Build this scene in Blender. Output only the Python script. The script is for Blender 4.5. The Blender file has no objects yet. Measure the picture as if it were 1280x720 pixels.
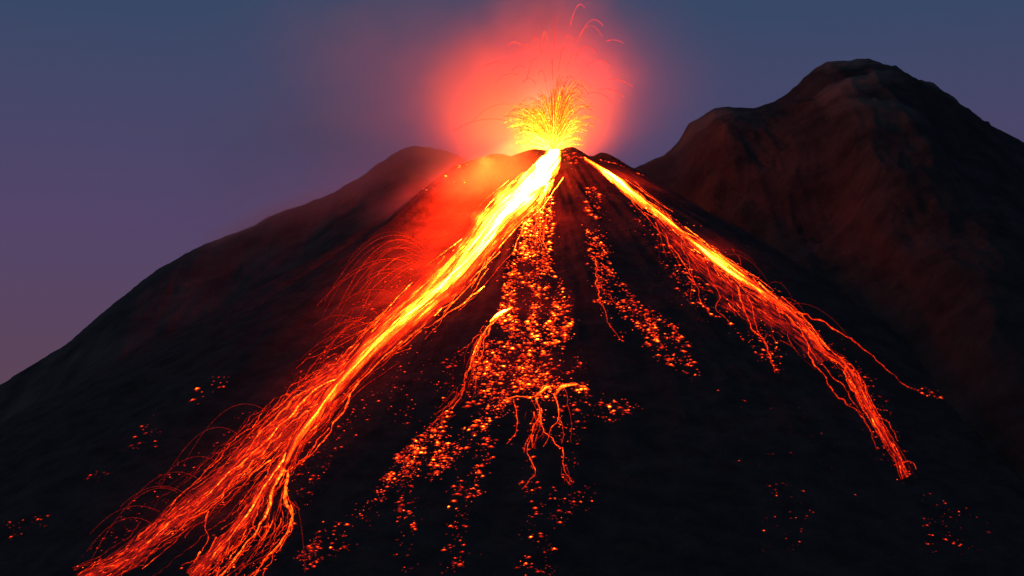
import bpy, math, random
import numpy as np
from mathutils import Vector, Matrix

R = math.radians
rng = np.random.default_rng(11)
random.seed(11)
scn = bpy.context.scene
col = scn.collection

# ------------------------------------------------------------------ camera
CAM = np.array([0.0, -1500.0, 0.0])
PITCH = R(9.5)
FPX = 2389.0                      # focal length in pixels of a 1280 px wide frame
cd = bpy.data.cameras.new('camera')
cd.sensor_width = 36.0
cd.lens = 36.0 * FPX / 1280.0
cd.clip_start = 1.0
cd.clip_end = 60000.0
cam = bpy.data.objects.new('camera', cd)
cam.location = CAM
cam.rotation_euler = (R(90) + PITCH, 0, 0)
col.objects.link(cam)
scn.camera = cam

# ------------------------------------------------------------------ world, dusk sky
SUN_EL, SUN_AZ = R(2.0), R(-75)        # just above the horizon, far to the left
w = bpy.data.worlds.new('World')
scn.world = w
w.use_nodes = True
nt = w.node_tree
nt.nodes.clear()
N = nt.nodes.new
L = nt.links.new
out = N('ShaderNodeOutputWorld')
bg = N('ShaderNodeBackground')
bg.inputs['Strength'].default_value = 0.05
sky = N('ShaderNodeTexSky')
sky.sky_type = 'NISHITA'
sky.sun_disc = False
sky.sun_elevation = SUN_EL
sky.sun_rotation = SUN_AZ
sky.air_density = 1.0
sky.dust_density = 2.0
sky.ozone_density = 3.0
geo = N('ShaderNodeTexCoord')
sep = N('ShaderNodeSeparateXYZ')
mr = N('ShaderNodeMapRange')
mr.inputs['From Min'].default_value = 0.08
mr.inputs['From Max'].default_value = 0.34
ramp = N('ShaderNodeValToRGB')
ramp.color_ramp.elements[0].color = (2.6, 1.22, 1.75, 1)
ramp.color_ramp.elements[1].color = (0.55, 1.5, 3.0, 1)
e = ramp.color_ramp.elements.new(0.45)
e.color = (1.95, 1.26, 3.15, 1)
mixn = N('ShaderNodeMix')
mixn.data_type = 'RGBA'
mixn.inputs['Factor'].default_value = 0.85
L(geo.outputs['Generated'], sep.inputs[0])
L(sep.outputs['Z'], mr.inputs['Value'])
L(mr.outputs[0], ramp.inputs[0])
L(sky.outputs[0], mixn.inputs[6])
L(ramp.outputs[0], mixn.inputs[7])
L(mixn.outputs[2], bg.inputs['Color'])
L(bg.outputs[0], out.inputs['Surface'])

# last daylight: one very weak, very wide sun
sd = bpy.data.lights.new('dusk_sun', 'SUN')
sd.energy = 0.22
sd.angle = R(30)
sd.color = (0.95, 0.88, 0.86)
so = bpy.data.objects.new('dusk_sun', sd)
so.rotation_euler = (R(62), 0, R(-60))
col.objects.link(so)

scn.view_settings.view_transform = 'Standard'
scn.view_settings.look = 'None'
scn.view_settings.gamma = 1.0
scn.view_settings.exposure = 0.0
scn.view_settings.use_curve_mapping = False
cy = scn.cycles
cy.max_bounces = 4
cy.diffuse_bounces = 2
cy.volume_bounces = 1
cy.transparent_max_bounces = 12
cy.sample_clamp_indirect = 3.0
cy.volume_max_steps = 256
cy.use_denoising = True

# ------------------------------------------------------------------ numeric helpers
def _hash(ix, iy, seed):
    n = (ix.astype(np.int64) * 374761393 + iy.astype(np.int64) * 668265263 + seed * 974711) & 0x7fffffff
    n = ((n ^ (n >> 13)) * 1274126177) & 0x7fffffff
    n = n ^ (n >> 16)
    return (n & 0xffff) / 65535.0

def vnoise(x, y, seed=0):
    x = np.asarray(x, float); y = np.asarray(y, float)
    ix = np.floor(x); iy = np.floor(y)
    fx = x - ix; fy = y - iy
    fx = fx * fx * (3 - 2 * fx); fy = fy * fy * (3 - 2 * fy)
    a = _hash(ix, iy, seed); b = _hash(ix + 1, iy, seed)
    c = _hash(ix, iy + 1, seed); d = _hash(ix + 1, iy + 1, seed)
    return (a + (b - a) * fx) * (1 - fy) + (c + (d - c) * fx) * fy - 0.5

def fbm(x, y, seed=0, octv=4, gain=0.5):
    s = 0; a = 1.0
    for k in range(octv):
        s = s + a * vnoise(x * 2 ** k + 17.3 * k, y * 2 ** k - 9.1 * k, seed + k)
        a *= gain
    return s

def ridged(x, y, seed=0, octv=4):
    s = 0; a = 1.0
    for k in range(octv):
        s = s + a * (0.5 - np.abs(2 * vnoise(x * 2 ** k + 5.1 * k, y * 2 ** k + 3.7 * k, seed + k)))
        a *= 0.5
    return s

FWD = np.array([0, math.cos(PITCH), math.sin(PITCH)])
UP = np.array([0, -math.sin(PITCH), math.cos(PITCH)])
RIGHT = np.array([1.0, 0, 0])

def rays(px):
    px = np.atleast_2d(np.asarray(px, float))
    return FWD + ((px[:, 0:1] - 640) / FPX) * RIGHT + ((360 - px[:, 1:2]) / FPX) * UP

def at_depth(px, Y):
    d = rays(px)
    t = (Y - CAM[1]) / d[:, 1:2]
    return CAM + d * t

def catmull(pts, n):
    p = np.asarray(pts, float)
    p = np.vstack([2 * p[0] - p[1], p, 2 * p[-1] - p[-2]])
    seg = np.linalg.norm(np.diff(p[1:-1, :2], axis=0), axis=1)
    cum = np.concatenate([[0], np.cumsum(seg)])
    s = np.linspace(0, cum[-1], n)
    i = np.clip(np.searchsorted(cum, s, 'right') - 1, 0, len(seg) - 1)
    t = ((s - cum[i]) / np.maximum(seg[i], 1e-6))[:, None]
    p0, p1, p2, p3 = p[i], p[i + 1], p[i + 2], p[i + 3]
    return 0.5 * (2 * p1 + (p2 - p0) * t + (2 * p0 - 5 * p1 + 4 * p2 - p3) * t ** 2 + (3 * p1 - p0 - 3 * p2 + p3) * t ** 3), s

# ------------------------------------------------------------------ object helpers
def tag(o, label=None, cat=None, group=None, kind=None):
    if label: o['label'] = label
    if cat: o['category'] = cat
    if group: o['group'] = group
    if kind: o['kind'] = kind
    return o

def empty(name, loc, **k):
    o = bpy.data.objects.new(name, None)
    o.location = loc
    col.objects.link(o)
    return tag(o, **k)

def mesh_data(name, V, F, mat, heat=None, flow=None, smooth=True):
    me = bpy.data.meshes.new(name)
    V = np.asarray(V, np.float32)
    F = [tuple(int(i) for i in f) for f in F] if not isinstance(F, np.ndarray) else F
    if isinstance(F, np.ndarray):
        k = F.shape[1]
        me.vertices.add(len(V)); me.vertices.foreach_set('co', V.ravel())
        me.loops.add(F.size); me.loops.foreach_set('vertex_index', F.ravel().astype(np.int32))
        me.polygons.add(len(F))
        me.polygons.foreach_set('loop_start', np.arange(0, F.size, k, dtype=np.int32))
        me.polygons.foreach_set('loop_total', np.full(len(F), k, np.int32))
        me.update(calc_edges=True); me.validate()
    else:
        me.from_pydata(V.tolist(), [], F)
    if heat is not None:
        a = me.attributes.new('lava_heat', 'FLOAT', 'POINT')
        a.data.foreach_set('value', np.asarray(heat, np.float32))
    if flow is not None:
        a = me.attributes.new('flow', 'FLOAT_VECTOR', 'POINT')
        a.data.foreach_set('vector', np.asarray(flow, np.float32).ravel())
    if smooth:
        me.polygons.foreach_set('use_smooth', np.ones(len(me.polygons), bool))
    me.materials.append(mat)
    return me

def link(name, me, parent=None, **k):
    o = bpy.data.objects.new(name, me)
    col.objects.link(o)
    if parent is not None:
        o.parent = parent
        o.matrix_parent_inverse = Matrix.Translation(parent.location).inverted()
    return tag(o, **k)

def grid_faces(nu, nv):
    i = np.arange(nu - 1)[:, None]; j = np.arange(nv - 1)[None, :]
    a = (i * nv + j).ravel()
    return np.stack([a, a + nv, a + nv + 1, a + 1], 1)

# ------------------------------------------------------------------ materials
def new_mat(name):
    m = bpy.data.materials.new(name)
    m.use_nodes = True
    m.node_tree.nodes.clear()
    return m, m.node_tree.nodes.new, m.node_tree.links.new

def rock_mat(name, c0, c1, scale, bump=1.0, patch=None, fine=0.3, patch_z=None):
    m, N, L = new_mat(name)
    o = N('ShaderNodeOutputMaterial'); b = N('ShaderNodeBsdfPrincipled')
    b.inputs['Roughness'].default_value = 0.95
    b.inputs['Specular IOR Level'].default_value = 0.1
    tc = N('ShaderNodeTexCoord')
    n1 = N('ShaderNodeTexNoise'); n1.inputs['Scale'].default_value = scale
    n1.inputs['Detail'].default_value = 8; n1.inputs['Roughness'].default_value = 0.62
    L(tc.outputs['Object'], n1.inputs['Vector'])
    r = N('ShaderNodeValToRGB')
    r.color_ramp.elements[0].position = 0.36; r.color_ramp.elements[0].color = (*c0, 1)
    r.color_ramp.elements[1].position = 0.68; r.color_ramp.elements[1].color = (*c1, 1)
    L(n1.outputs['Fac'], r.inputs[0])
    last = r.outputs[0]
    if patch:
        n2 = N('ShaderNodeTexNoise'); n2.inputs['Scale'].default_value = patch[1]
        n2.inputs['Detail'].default_value = 5
        mp = N('ShaderNodeMapping'); mp.inputs['Scale'].default_value = patch[2]
        mp.inputs['Rotation'].default_value = (0, R(35), 0)
        L(tc.outputs['Object'], mp.inputs[0]); L(mp.outputs[0], n2.inputs['Vector'])
        rr = N('ShaderNodeValToRGB')
        rr.color_ramp.elements[0].position = 0.5; rr.color_ramp.elements[1].position = 0.7
        L(n2.outputs['Fac'], rr.inputs[0])
        mx = N('ShaderNodeMix'); mx.data_type = 'RGBA'
        mx.inputs[7].default_value = (*patch[0], 1)
        f = rr.outputs[0]
        if patch_z:                               # patch colour fades in with height
            sz_ = N('ShaderNodeSeparateXYZ'); L(tc.outputs['Object'], sz_.inputs[0])
            mz = N('ShaderNodeMapRange'); mz.inputs['From Min'].default_value = patch_z[0]; mz.inputs['From Max'].default_value = patch_z[1]
            L(sz_.outputs['Z'], mz.inputs['Value'])
            mm = N('ShaderNodeMath'); mm.operation = 'MULTIPLY'; L(f, mm.inputs[0]); L(mz.outputs[0], mm.inputs[1]); f = mm.outputs[0]
        L(f, mx.inputs['Factor']); L(last, mx.inputs[6])
        last = mx.outputs[2]
    L(last, b.inputs['Base Color'])
    n3 = N('ShaderNodeTexNoise'); n3.inputs['Scale'].default_value = fine
    n3.inputs['Detail'].default_value = 10; n3.inputs['Roughness'].default_value = 0.7
    L(tc.outputs['Object'], n3.inputs['Vector'])
    bp = N('ShaderNodeBump'); bp.inputs['Strength'].default_value = bump
    bp.inputs['Distance'].default_value = 2.5
    L(n3.outputs['Fac'], bp.inputs['Height']); L(bp.outputs[0], b.inputs['Normal'])
    L(b.outputs[0], o.inputs['Surface'])
    return m


def lava_mat(name, contrast=0.5, freq=(0.05, 0.5), sampling='AUTO', use_obj=False, fine=0.0):
    """Molten rock: emission follows the temperature stored on the mesh, broken by crust along the flow."""
    m, N, L = new_mat(name)
    o = N('ShaderNodeOutputMaterial'); b = N('ShaderNodeBsdfPrincipled')
    b.inputs['Base Color'].default_value = (0.03, 0.026, 0.025, 1)
    b.inputs['Roughness'].default_value = 0.95
    b.inputs['Specular IOR Level'].default_value = 0.1
    at = N('ShaderNodeAttribute'); at.attribute_name = 'lava_heat'
    fl = N('ShaderNodeAttribute'); fl.attribute_name = 'flow'
    mp = N('ShaderNodeMapping'); mp.inputs['Scale'].default_value = (freq[0], freq[1], 1)
    nz = N('ShaderNodeTexNoise'); nz.inputs['Scale'].default_value = 1.0
    nz.inputs['Detail'].default_value = 6; nz.inputs['Roughness'].default_value = 0.65
    nz.inputs['Distortion'].default_value = 0.6
    L(fl.outputs['Vector'], mp.inputs[0]); L(mp.outputs[0], nz.inputs['Vector'])
    def math_(op, a, bb):
        n = N('ShaderNodeMath'); n.operation = op
        for k, v in enumerate((a, bb)):
            if isinstance(v, (int, float)): n.inputs[k].default_value = v
            else: L(v, n.inputs[k])
        return n.outputs[0]
    h = at.outputs['Fac']
    if use_obj:
        oi = N('ShaderNodeObjectInfo')
        s = N('ShaderNodeSeparateColor'); L(oi.outputs['Color'], s.inputs[0])
        h = math_('MULTIPLY', h, s.outputs[0])
    d = math_('MULTIPLY', math_('SUBTRACT', nz.outputs['Fac'], 0.5), contrast * 2)
    h = math_('ADD', h, d)
    if fine:
        n2 = N('ShaderNodeTexNoise'); n2.inputs['Scale'].default_value = 0.9
        n2.inputs['Detail'].default_value = 3
        L(fl.outputs['Vector'], n2.inputs['Vector'])
        h = math_('ADD', h, math_('MULTIPLY', math_('SUBTRACT', n2.outputs['Fac'], 0.5), fine * 2))
    h = math_('MINIMUM', h, 1.05)
    i = math_('MULTIPLY', math_('EXPONENT', math_('MULTIPLY', h, 8.0), 0), 0.03)
    i = math_('MAXIMUM', math_('SUBTRACT', i, 0.06), 0.0)
    cr = N('ShaderNodeValToRGB'); e = cr.color_ramp.elements
    e[0].position = 0.30; e[0].color = (1.0, 0.014, 0.001, 1)
    e[1].position = 1.0; e[1].color = (1.0, 0.19, 0.020, 1)
    for p, c in ((0.45, (1.0, 0.022, 0.0012, 1)), (0.60, (1.0, 0.054, 0.0022, 1)), (0.8, (1.0, 0.125, 0.005, 1))):
        q = e.new(p); q.color = c
    L(h, cr.inputs[0]); L(cr.outputs[0], b.inputs['Emission Color'])
    L(i, b.inputs['Emission Strength'])
    L(b.outputs[0], o.inputs['Surface'])
    m.cycles.emission_sampling = sampling
    return m

M_ASH = rock_mat('black_ash', (0.020, 0.018, 0.019), (0.042, 0.037, 0.037), 0.06, 1.0)
M_RIDGE = rock_mat('dark_scoria', (0.022, 0.020, 0.022), (0.06, 0.055, 0.055), 0.02, 0.8)
M_PEAK = rock_mat('brown_scoria', (0.016, 0.014, 0.014), (0.044, 0.037, 0.035), 0.02, 1.0,
                  patch=((0.12, 0.10, 0.09), 0.013, (1, 1, 1.6)), fine=0.22, patch_z=(390, 500))
M_CH = lava_mat('molten_channel', 0.58, (0.035, 0.42), fine=0.16)
M_BED = lava_mat('cracked_lava_bed', 0.65, (0.09, 0.6), fine=0.15)  # red crust that also stands in for the halo around the threads
M_STRAND = lava_mat('molten_rivulet', 0.34, (0.20, 0.2), fine=0.26)
M_BLOCK = lava_mat('glowing_block', 0.10, (0.7, 0.7), sampling='NONE', use_obj=True)
M_EMBER = lava_mat('glowing_rubble', 0.10, (0.7, 0.7), sampling='NONE')
M_SPAT = lava_mat('airborne_lava', 0.0, (0.2, 0.2), sampling='NONE')

# ------------------------------------------------------------------ terrain
ground_v = np.array([[-25000, -25000, -14], [25000, -25000, -14], [25000, 25000, -14], [-25000, 25000, -14]])
link('ground', mesh_data('ground', ground_v, [(0, 1, 2, 3)], M_ASH, smooth=False), kind='structure')

# the active cone, a height field with a breached crater
CX, CY, CR = 29.0, 52.0, 52.0
rim_px = np.array([(575, 196), (588, 188), (600, 184.5), (612, 187), (625, 192), (640, 197), (650, 193), (660, 189),
                   (670, 187.5), (680, 189), (690, 190), (700, 189), (708, 185), (716, 184), (724, 188), (733, 194), (742, 192),
                   (752, 184), (760, 182), (768, 185), (785, 194), (800, 206)], float)
_phi = np.clip((at_depth(rim_px, 0)[:, 0] - CX) / CR, -1.25, 1.25)
_rimz = at_depth(rim_px, 4)[:, 2]

def cone_z(x, y):
    dx = x - CX; dy = y - CY
    r = np.hypot(dx, dy)
    s = dx / np.maximum(r, 1e-3)
    sx = np.where(dy < 0, s, np.sign(s) * (2 - np.abs(s)))
    rim = np.interp(np.clip(sx, -1.25, 1.25), _phi, _rimz)
    base = 362.0 - 26 * np.clip(dy / CR, 0, 1) * (r < 400)
    fade = np.exp(-np.maximum(r - CR, 0) / 60.0)
    H = base + (rim - 362.0) * fade
    d = r - CR
    outer = H - 0.635 * (np.sqrt(d * d + 16) - 4) + 0.00007 * np.maximum(d, 0) ** 2
    inner = H - 1.1 * (np.sqrt(d * d + 9) - 3)
    z = np.where(d > 0, outer, np.maximum(inner, 315))
    az = np.arctan2(dx, -dy)
    k = np.clip(d / 60, 0, 1)
    z += k * (5.0 * fbm(az * 9, r * 0.004, 3, 3) + 2.2 * fbm(az * 40, r * 0.012, 5, 3))
    z += (0.25 + k) * 2.0 * fbm(x * 0.03, y * 0.03, 7, 4) + 0.7 * fbm(x * 0.16, y * 0.16, 9, 3)
    # high bank left of the lava channel, and the shallow valley the river runs in
    bx = -4 + 0.50 * np.minimum(y, 40)
    z += 15 * np.exp(-((x - bx + 26) / 26) ** 2) * np.clip((30 - y) / 60, 0, 1) * np.exp(-np.maximum(-y - 60, 0) / 120)
    # rubble knolls right of the vent
    z += 1.2 * np.maximum(0, fbm(x * 0.25, y * 0.25, 12, 2)) * np.exp(-np.hypot(x - 50, y - 8) / 14)
    return z

STEP = 1.6
gx = np.arange(-560, 640.1, STEP); gy = np.arange(-640, 170.1, STEP)
GX, GY = np.meshgrid(gx, gy, indexing='ij')
GZ = cone_z(GX, GY)
link('volcano_cone', mesh_data('volcano_cone', np.stack([GX, GY, GZ], -1).reshape(-1, 3),
     grid_faces(len(gx), len(gy)), M_ASH), kind='structure')

def ground_z(x, y):
    u = np.clip((np.asarray(x) - gx[0]) / STEP, 0, len(gx) - 1.001)
    v = np.clip((np.asarray(y) - gy[0]) / STEP, 0, len(gy) - 1.001)
    i = u.astype(int); j = v.astype(int); fu = u - i; fv = v - j
    return (GZ[i, j] * (1 - fu) * (1 - fv) + GZ[i + 1, j] * fu * (1 - fv) + GZ[i, j + 1] * (1 - fu) * fv + GZ[i + 1, j + 1] * fu * fv)

def normals(P):
    e = 2.5
    nx = ground_z(P[:, 0] - e, P[:, 1]) - ground_z(P[:, 0] + e, P[:, 1])
    ny = ground_z(P[:, 0], P[:, 1] - e) - ground_z(P[:, 0], P[:, 1] + e)
    n = np.stack([nx, ny, np.full(len(P), 2 * e)], 1)
    return n / np.linalg.norm(n, axis=1, keepdims=True)

TS = np.arange(820, 1640, 2.0)
def drape(px, lift=0.0):
    """Points of the cone's surface seen along the given picture directions."""
    px = np.atleast_2d(np.asarray(px, float))
    outp = np.empty((len(px), 3))
    for a in range(0, len(px), 4000):
        d = rays(px[a:a + 4000])
        Pz = CAM[2] + d[:, 2:3] * TS; Px = CAM[0] + d[:, 0:1] * TS; Py = CAM[1] + d[:, 1:2] * TS
        under = (Pz - ground_z(Px, Py)) < 0
        k = np.where(under.any(1), under.argmax(1), len(TS) - 1)
        lo = TS[np.maximum(k - 1, 0)]; hi = TS[k]
        for _ in range(12):
            mid = (lo + hi) / 2
            Q = CAM + d * mid[:, None]
            u = Q[:, 2] < ground_z(Q[:, 0], Q[:, 1])
            hi = np.where(u, mid, hi); lo = np.where(u, lo, mid)
        Q = CAM + d * hi[:, None]
        miss = ~under.any(1)
        if miss.any():                       # just above the rim: put it on the rim
            Q[miss] = at_depth(px[a:a + 4000][miss], 6.0)
            Q[miss, 2] = ground_z(Q[miss, 0], Q[miss, 1])
        outp[a:a + 4000] = Q
    if lift:
        outp = outp + normals(outp) * lift
    return outp

def ridge_mesh(name, sil, Y0, xr, yr, step, kf, kb, mat, seed, amp, wid=14.0):
    P = at_depth(np.array(sil, float), Y0)
    x = np.arange(xr[0], xr[1], step); y = np.arange(yr[0], yr[1], step)
    X, Y = np.meshgrid(x, y, indexing='ij')
    S = np.interp(X, P[:, 0], P[:, 2])
    S += 2.2 * fbm(X * 0.035, 0 * Y + 3, seed + 40, 4)
    S += 0.9 * fbm(X * 0.16, 0 * Y + 8, seed + 60, 3)
    d = Y - Y0
    sd_ = np.sqrt(d * d + wid * wid) - wid
    Z = S - np.where(d < 0, kf, kb) * sd_
    k = np.clip(np.abs(d) / 90, 0, 1)
    wx = X + 30 * fbm(X * 0.008, Y * 0.008, seed + 9, 2)
    Z += k * amp * (ridged(wx * 0.009, Y * 0.004, seed, 5) - 0.45 + 0.8 * fbm(X * 0.006, Y * 0.006, seed + 20, 3))
    Z += (0.2 + 0.8 * k) * 2.6 * fbm(X * 0.04, Y * 0.03, seed + 30, 4)
    Z += 1.3 * fbm(X * 0.13, Y * 0.11, seed + 33, 3) + 1.5 * np.maximum(0, ridged(wx * 0.03, Y * 0.02, seed + 50, 4) - .5)
    Z = np.maximum(Z, -20)
    return link(name, mesh_data(name, np.stack([X, Y, Z], -1).reshape(-1, 3), grid_faces(len(x), len(y)), mat), kind='structure')

left_sil = [(-420, 690), (-200, 600), (0, 482), (50, 452), (100, 420), (140, 385), (180, 352), (205, 335), (235, 318), (270, 302), (300, 289),
            (345, 268), (380, 257), (402, 250), (425, 237), (450, 222), (470, 208), (488, 196), (505, 186), (520, 182), (535, 184), (552, 189), (570, 195),
            (600, 206), (640, 225), (700, 260), (800, 330)]
ridge_mesh('mountain_ridge', left_sil, 190, (-760, 130), (-420, 620), 2.0, 0.62, 0.55, M_RIDGE, 51, 11)
right_sil = [(640, 300), (720, 255), (770, 225), (800, 207), (820, 199), (838, 190), (850, 176), (860, 158), (875, 148), (890, 140), (905, 136.5), (920, 138), (935, 138.5), (955, 135),
             (970, 128), (985, 118), (995, 108), (1006, 97), (1018, 88), (1032, 81), (1050, 78), (1072, 76.5), (1090, 79), (1105, 85), (1122, 93),
             (1150, 107), (1175, 122), (1200, 136), (1220, 150), (1235, 160), (1255, 169), (1280, 180), (1400, 260), (1700, 460)]
ridge_mesh('summit_peak', right_sil, 330, (40, 1000), (-640, 700), 2.0, 0.60, 0.6, M_PEAK, 77, 26, 20)

# ------------------------------------------------------------------ lava builders
class MB:
    def __init__(s): s.V = []; s.F4 = []; s.F3 = []; s.H = []; s.U = []; s.n = 0
    def add(s, V, F, H, U):
        V = np.asarray(V); F = np.asarray(F)
        (s.F4 if F.shape[1] == 4 else s.F3).append(F + s.n)
        s.V.append(V); s.H.append(H); s.U.append(U); s.n += len(V)
    def tube(s, P, rad, heat, u0=0.0, sides=5, flat=1.0):
        P = np.asarray(P, float); n = len(P)
        rad = np.broadcast_to(rad, (n,)); heat = np.broadcast_to(heat, (n,))
        T = np.gradient(P, axis=0); T /= np.maximum(np.linalg.norm(T, axis=1, keepdims=True), 1e-6)
        ref = np.array([0.0, -0.55, 0.83])
        B = np.cross(T, ref); B /= np.maximum(np.linalg.norm(B, axis=1, keepdims=True), 1e-6)
        Nn = np.cross(B, T)
        a = np.arange(sides) * 2 * math.pi / sides
        V = P[:, None] + rad[:, None, None] * (np.cos(a)[None, :, None] * B[:, None] + flat * np.sin(a)[None, :, None] * Nn[:, None])
        i = np.arange(n - 1)[:, None] * sides; j = np.arange(sides)[None, :]; j2 = (j + 1) % sides
        F = np.stack([i + j, i + j2, i + sides + j2, i + sides + j], -1).reshape(-1, 4)
        cum = np.concatenate([[0], np.cumsum(np.linalg.norm(np.diff(P, axis=0), axis=1))]) + u0
        U = np.zeros((n, sides, 3)); U[..., 0] = cum[:, None]; U[..., 1] = np.cos(a) * 0.5 + u0 * 0.37
        s.add(V.reshape(-1, 3), F, np.repeat(heat, sides), U.reshape(-1, 3))
    def drops(s, P, T, length, rad, heat):
        """elongated drops (octahedra) at P, drawn out along T"""
        n = len(P)
        T = T / np.maximum(np.linalg.norm(T, axis=1, keepdims=True), 1e-6)
        B = np.cross(T, [0.0, 1.0, 0.05]); B /= np.maximum(np.linalg.norm(B, axis=1, keepdims=True), 1e-6)
        C = np.cross(T, B)
        l = np.broadcast_to(length, (n,))[:, None]; r = np.broadcast_to(rad, (n,))[:, None]
        V = np.stack([P + T * l, P - T * l, P + B * r, P - B * r, P + C * r, P - C * r], 1).reshape(-1, 3)
        f = np.array([(0, 2, 4), (0, 4, 3), (0, 3, 5), (0, 5, 2), (1, 4, 2), (1, 3, 4), (1, 5, 3), (1, 2, 5)])
        F = (np.arange(n)[:, None, None] * 6 + f).reshape(-1, 3)
        s.add(V, F, np.repeat(np.broadcast_to(heat, (n,)), 6), np.repeat(P, 6, 0))
    def data(s, name, mat):
        F = [tuple(f) for A in s.F4 for f in A.tolist()] + [tuple(f) for A in s.F3 for f in A.tolist()]
        return mesh_data(name, np.vstack(s.V), F, mat, np.concatenate(s.H), np.vstack(s.U))

def ribbon(mb, px, width, heat, edge=0.35, lift=0.8, nv=15, step=4.0, wob=3.0, seed=0):
    """A sheet of lava lying on the slope along a course given in picture points, with a width (px) and heat along it."""
    px = np.asarray(px, float)
    A = np.column_stack([px, width, heat])
    Lp = np.linalg.norm(np.diff(px, axis=0), axis=1).sum()
    C, s = catmull(A, int(Lp / step) + 2)
    T = np.gradient(C[:, :2], axis=0); T /= np.linalg.norm(T, axis=1, keepdims=True)
    Nn = np.stack([T[:, 1], -T[:, 0]], 1)
    v = np.linspace(-1, 1, nv)
    wl = 1 + 0.45 * fbm(s / 18, 0 * s + seed, 31 + seed, 3); wr = 1 + 0.45 * fbm(s / 18, 0 * s + 50 + seed, 37 + seed, 3)
    off = np.where(v[None] < 0, v[None] * wl[:, None], v[None] * wr[:, None]) * C[:, 2:3]
    Q = C[:, None, :2] + Nn[:, None] * off[..., None]
    P = drape(Q.reshape(-1, 2))
    nrm = normals(P)
    prof = (np.tile((1 - np.abs(v) ** 3), len(C))) * lift - 0.12
    P = P + nrm * prof[:, None]
    h = C[:, 3:4] - edge * np.abs(v[None]) ** 2.2
    U = np.zeros((len(C), nv, 3)); U[..., 0] = (s * 0.6)[:, None] + seed * 91; U[..., 1] = off * 0.6
    mb.add(P, grid_faces(len(C), nv), h.ravel(), U.reshape(-1, 3))

_sid = [0]
def strand(mb, px, rad, h0, h1, wig=2.0, lift=0.35, step=2.5, taper=0.35, wf=14.0):
    """A thread of running lava on the slope."""
    _sid[0] += 1
    k = _sid[0]
    px = np.asarray(px, float)
    Lp = np.linalg.norm(np.diff(px, axis=0), axis=1).sum()
    n = max(4, int(Lp / step))
    C, s = catmull(px, n)
    T = np.gradient(C, axis=0); T /= np.maximum(np.linalg.norm(T, axis=1, keepdims=True), 1e-6)
    Nn = np.stack([T[:, 1], -T[:, 0]], 1)
    o = wig * 2 * (fbm(s / wf, 0 * s + k * 3.7, 100 + k % 50, 3))
    C = C + Nn * o[:, None]
    t = np.linspace(0, 1, n)
    P = drape(C, lift)
    rr = rad * (1 - (1 - taper) * t) * (0.8 + 0.9 * np.maximum(-0.3, fbm(s / 9, 0 * s + k, 3, 2)))
    rr = np.maximum(rr, 0.08)
    mb.tube(P, rr, h0 + (h1 - h0) * t, u0=k * 13.0)

def along(px, t, n=80):
    C, s = catmull(np.asarray(px, float), n)
    i = np.clip(np.asarray(t) * (n - 1), 0, n - 1.001)
    j = i.astype(int); f = (i - j)[..., None]
    return C[j] * (1 - f) + C[j + 1] * f

def filament(mb, course, width, count, rad, heat, seg=(0.15, 0.5), wig=2.0, tr=(0, 1), hvar=0.1):
    """many thin threads running along a course inside its width"""
    course = np.asarray(course, float); width = np.asarray(width, float)
    A = np.column_stack([course, width])
    for _ in range(count):
        t0 = random.uniform(tr[0], tr[1]); t1 = min(1.0, t0 + random.uniform(*seg))
        if t1 - t0 < 0.04: continue
        t = np.linspace(t0, t1, 14)
        C = along(A, t)
        T = np.gradient(C[:, :2], axis=0); T /= np.maximum(np.linalg.norm(T, axis=1, keepdims=True), 1e-6)
        Nn = np.stack([T[:, 1], -T[:, 0]], 1)
        v0 = random.gauss(0, 0.5); v1 = v0 + random.gauss(0, 0.3)
        px = C[:, :2] + Nn * (np.linspace(v0, v1, 14) * C[:, 2])[:, None]
        hh = np.interp(t0, heat[0], heat[1]) + random.gauss(0, hvar) - .13 * abs(v0)
        hh1 = np.interp(t1, heat[0], heat[1]) + random.gauss(0, hvar) - .16 * abs(v1)
        strand(mb, px, rad * random.uniform(0.6, 1.3), hh, hh1, wig=wig * random.uniform(.5, 1.3), wf=random.uniform(9, 30))

def arc_pts(p0, p1, h, n=40, t0=0.0, t1=1.0):
    t = np.linspace(t0, t1, n)[:, None]
    P = p0 + (p1 - p0) * t
    P[:, 2] += (4 * h * t * (1 - t))[:, 0]
    return P

def bead_arc(mb, P, rad, heat, gap=1.6, fade=0.5, thread=False):
    """a string of drawn-out drops along a flight path"""
    seg = np.linalg.norm(np.diff(P, axis=0), axis=1); cum = np.concatenate([[0], np.cumsum(seg)])
    n = max(3, int(cum[-1] / gap))
    s = (np.arange(n) + 0.5 + rng.uniform(-0.25, 0.25, n)) * cum[-1] / n
    Q = np.stack([np.interp(s, cum, P[:, k]) for k in range(3)], 1)
    Tn = np.gradient(Q, axis=0)
    t = s / cum[-1]
    if thread:                                # glowing tube added along the flight path to read as a light trail
        mb.tube(P, rad * .55, heat - .05 - fade * .3 * np.linspace(0, 1, len(P)), sides=4)
    mb.drops(Q, Tn, gap * rng.uniform(0.38, 0.62, n), rad * rng.uniform(0.7, 1.25, n), heat - fade * 0.3 * t + rng.normal(0, 0.03, n))

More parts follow.
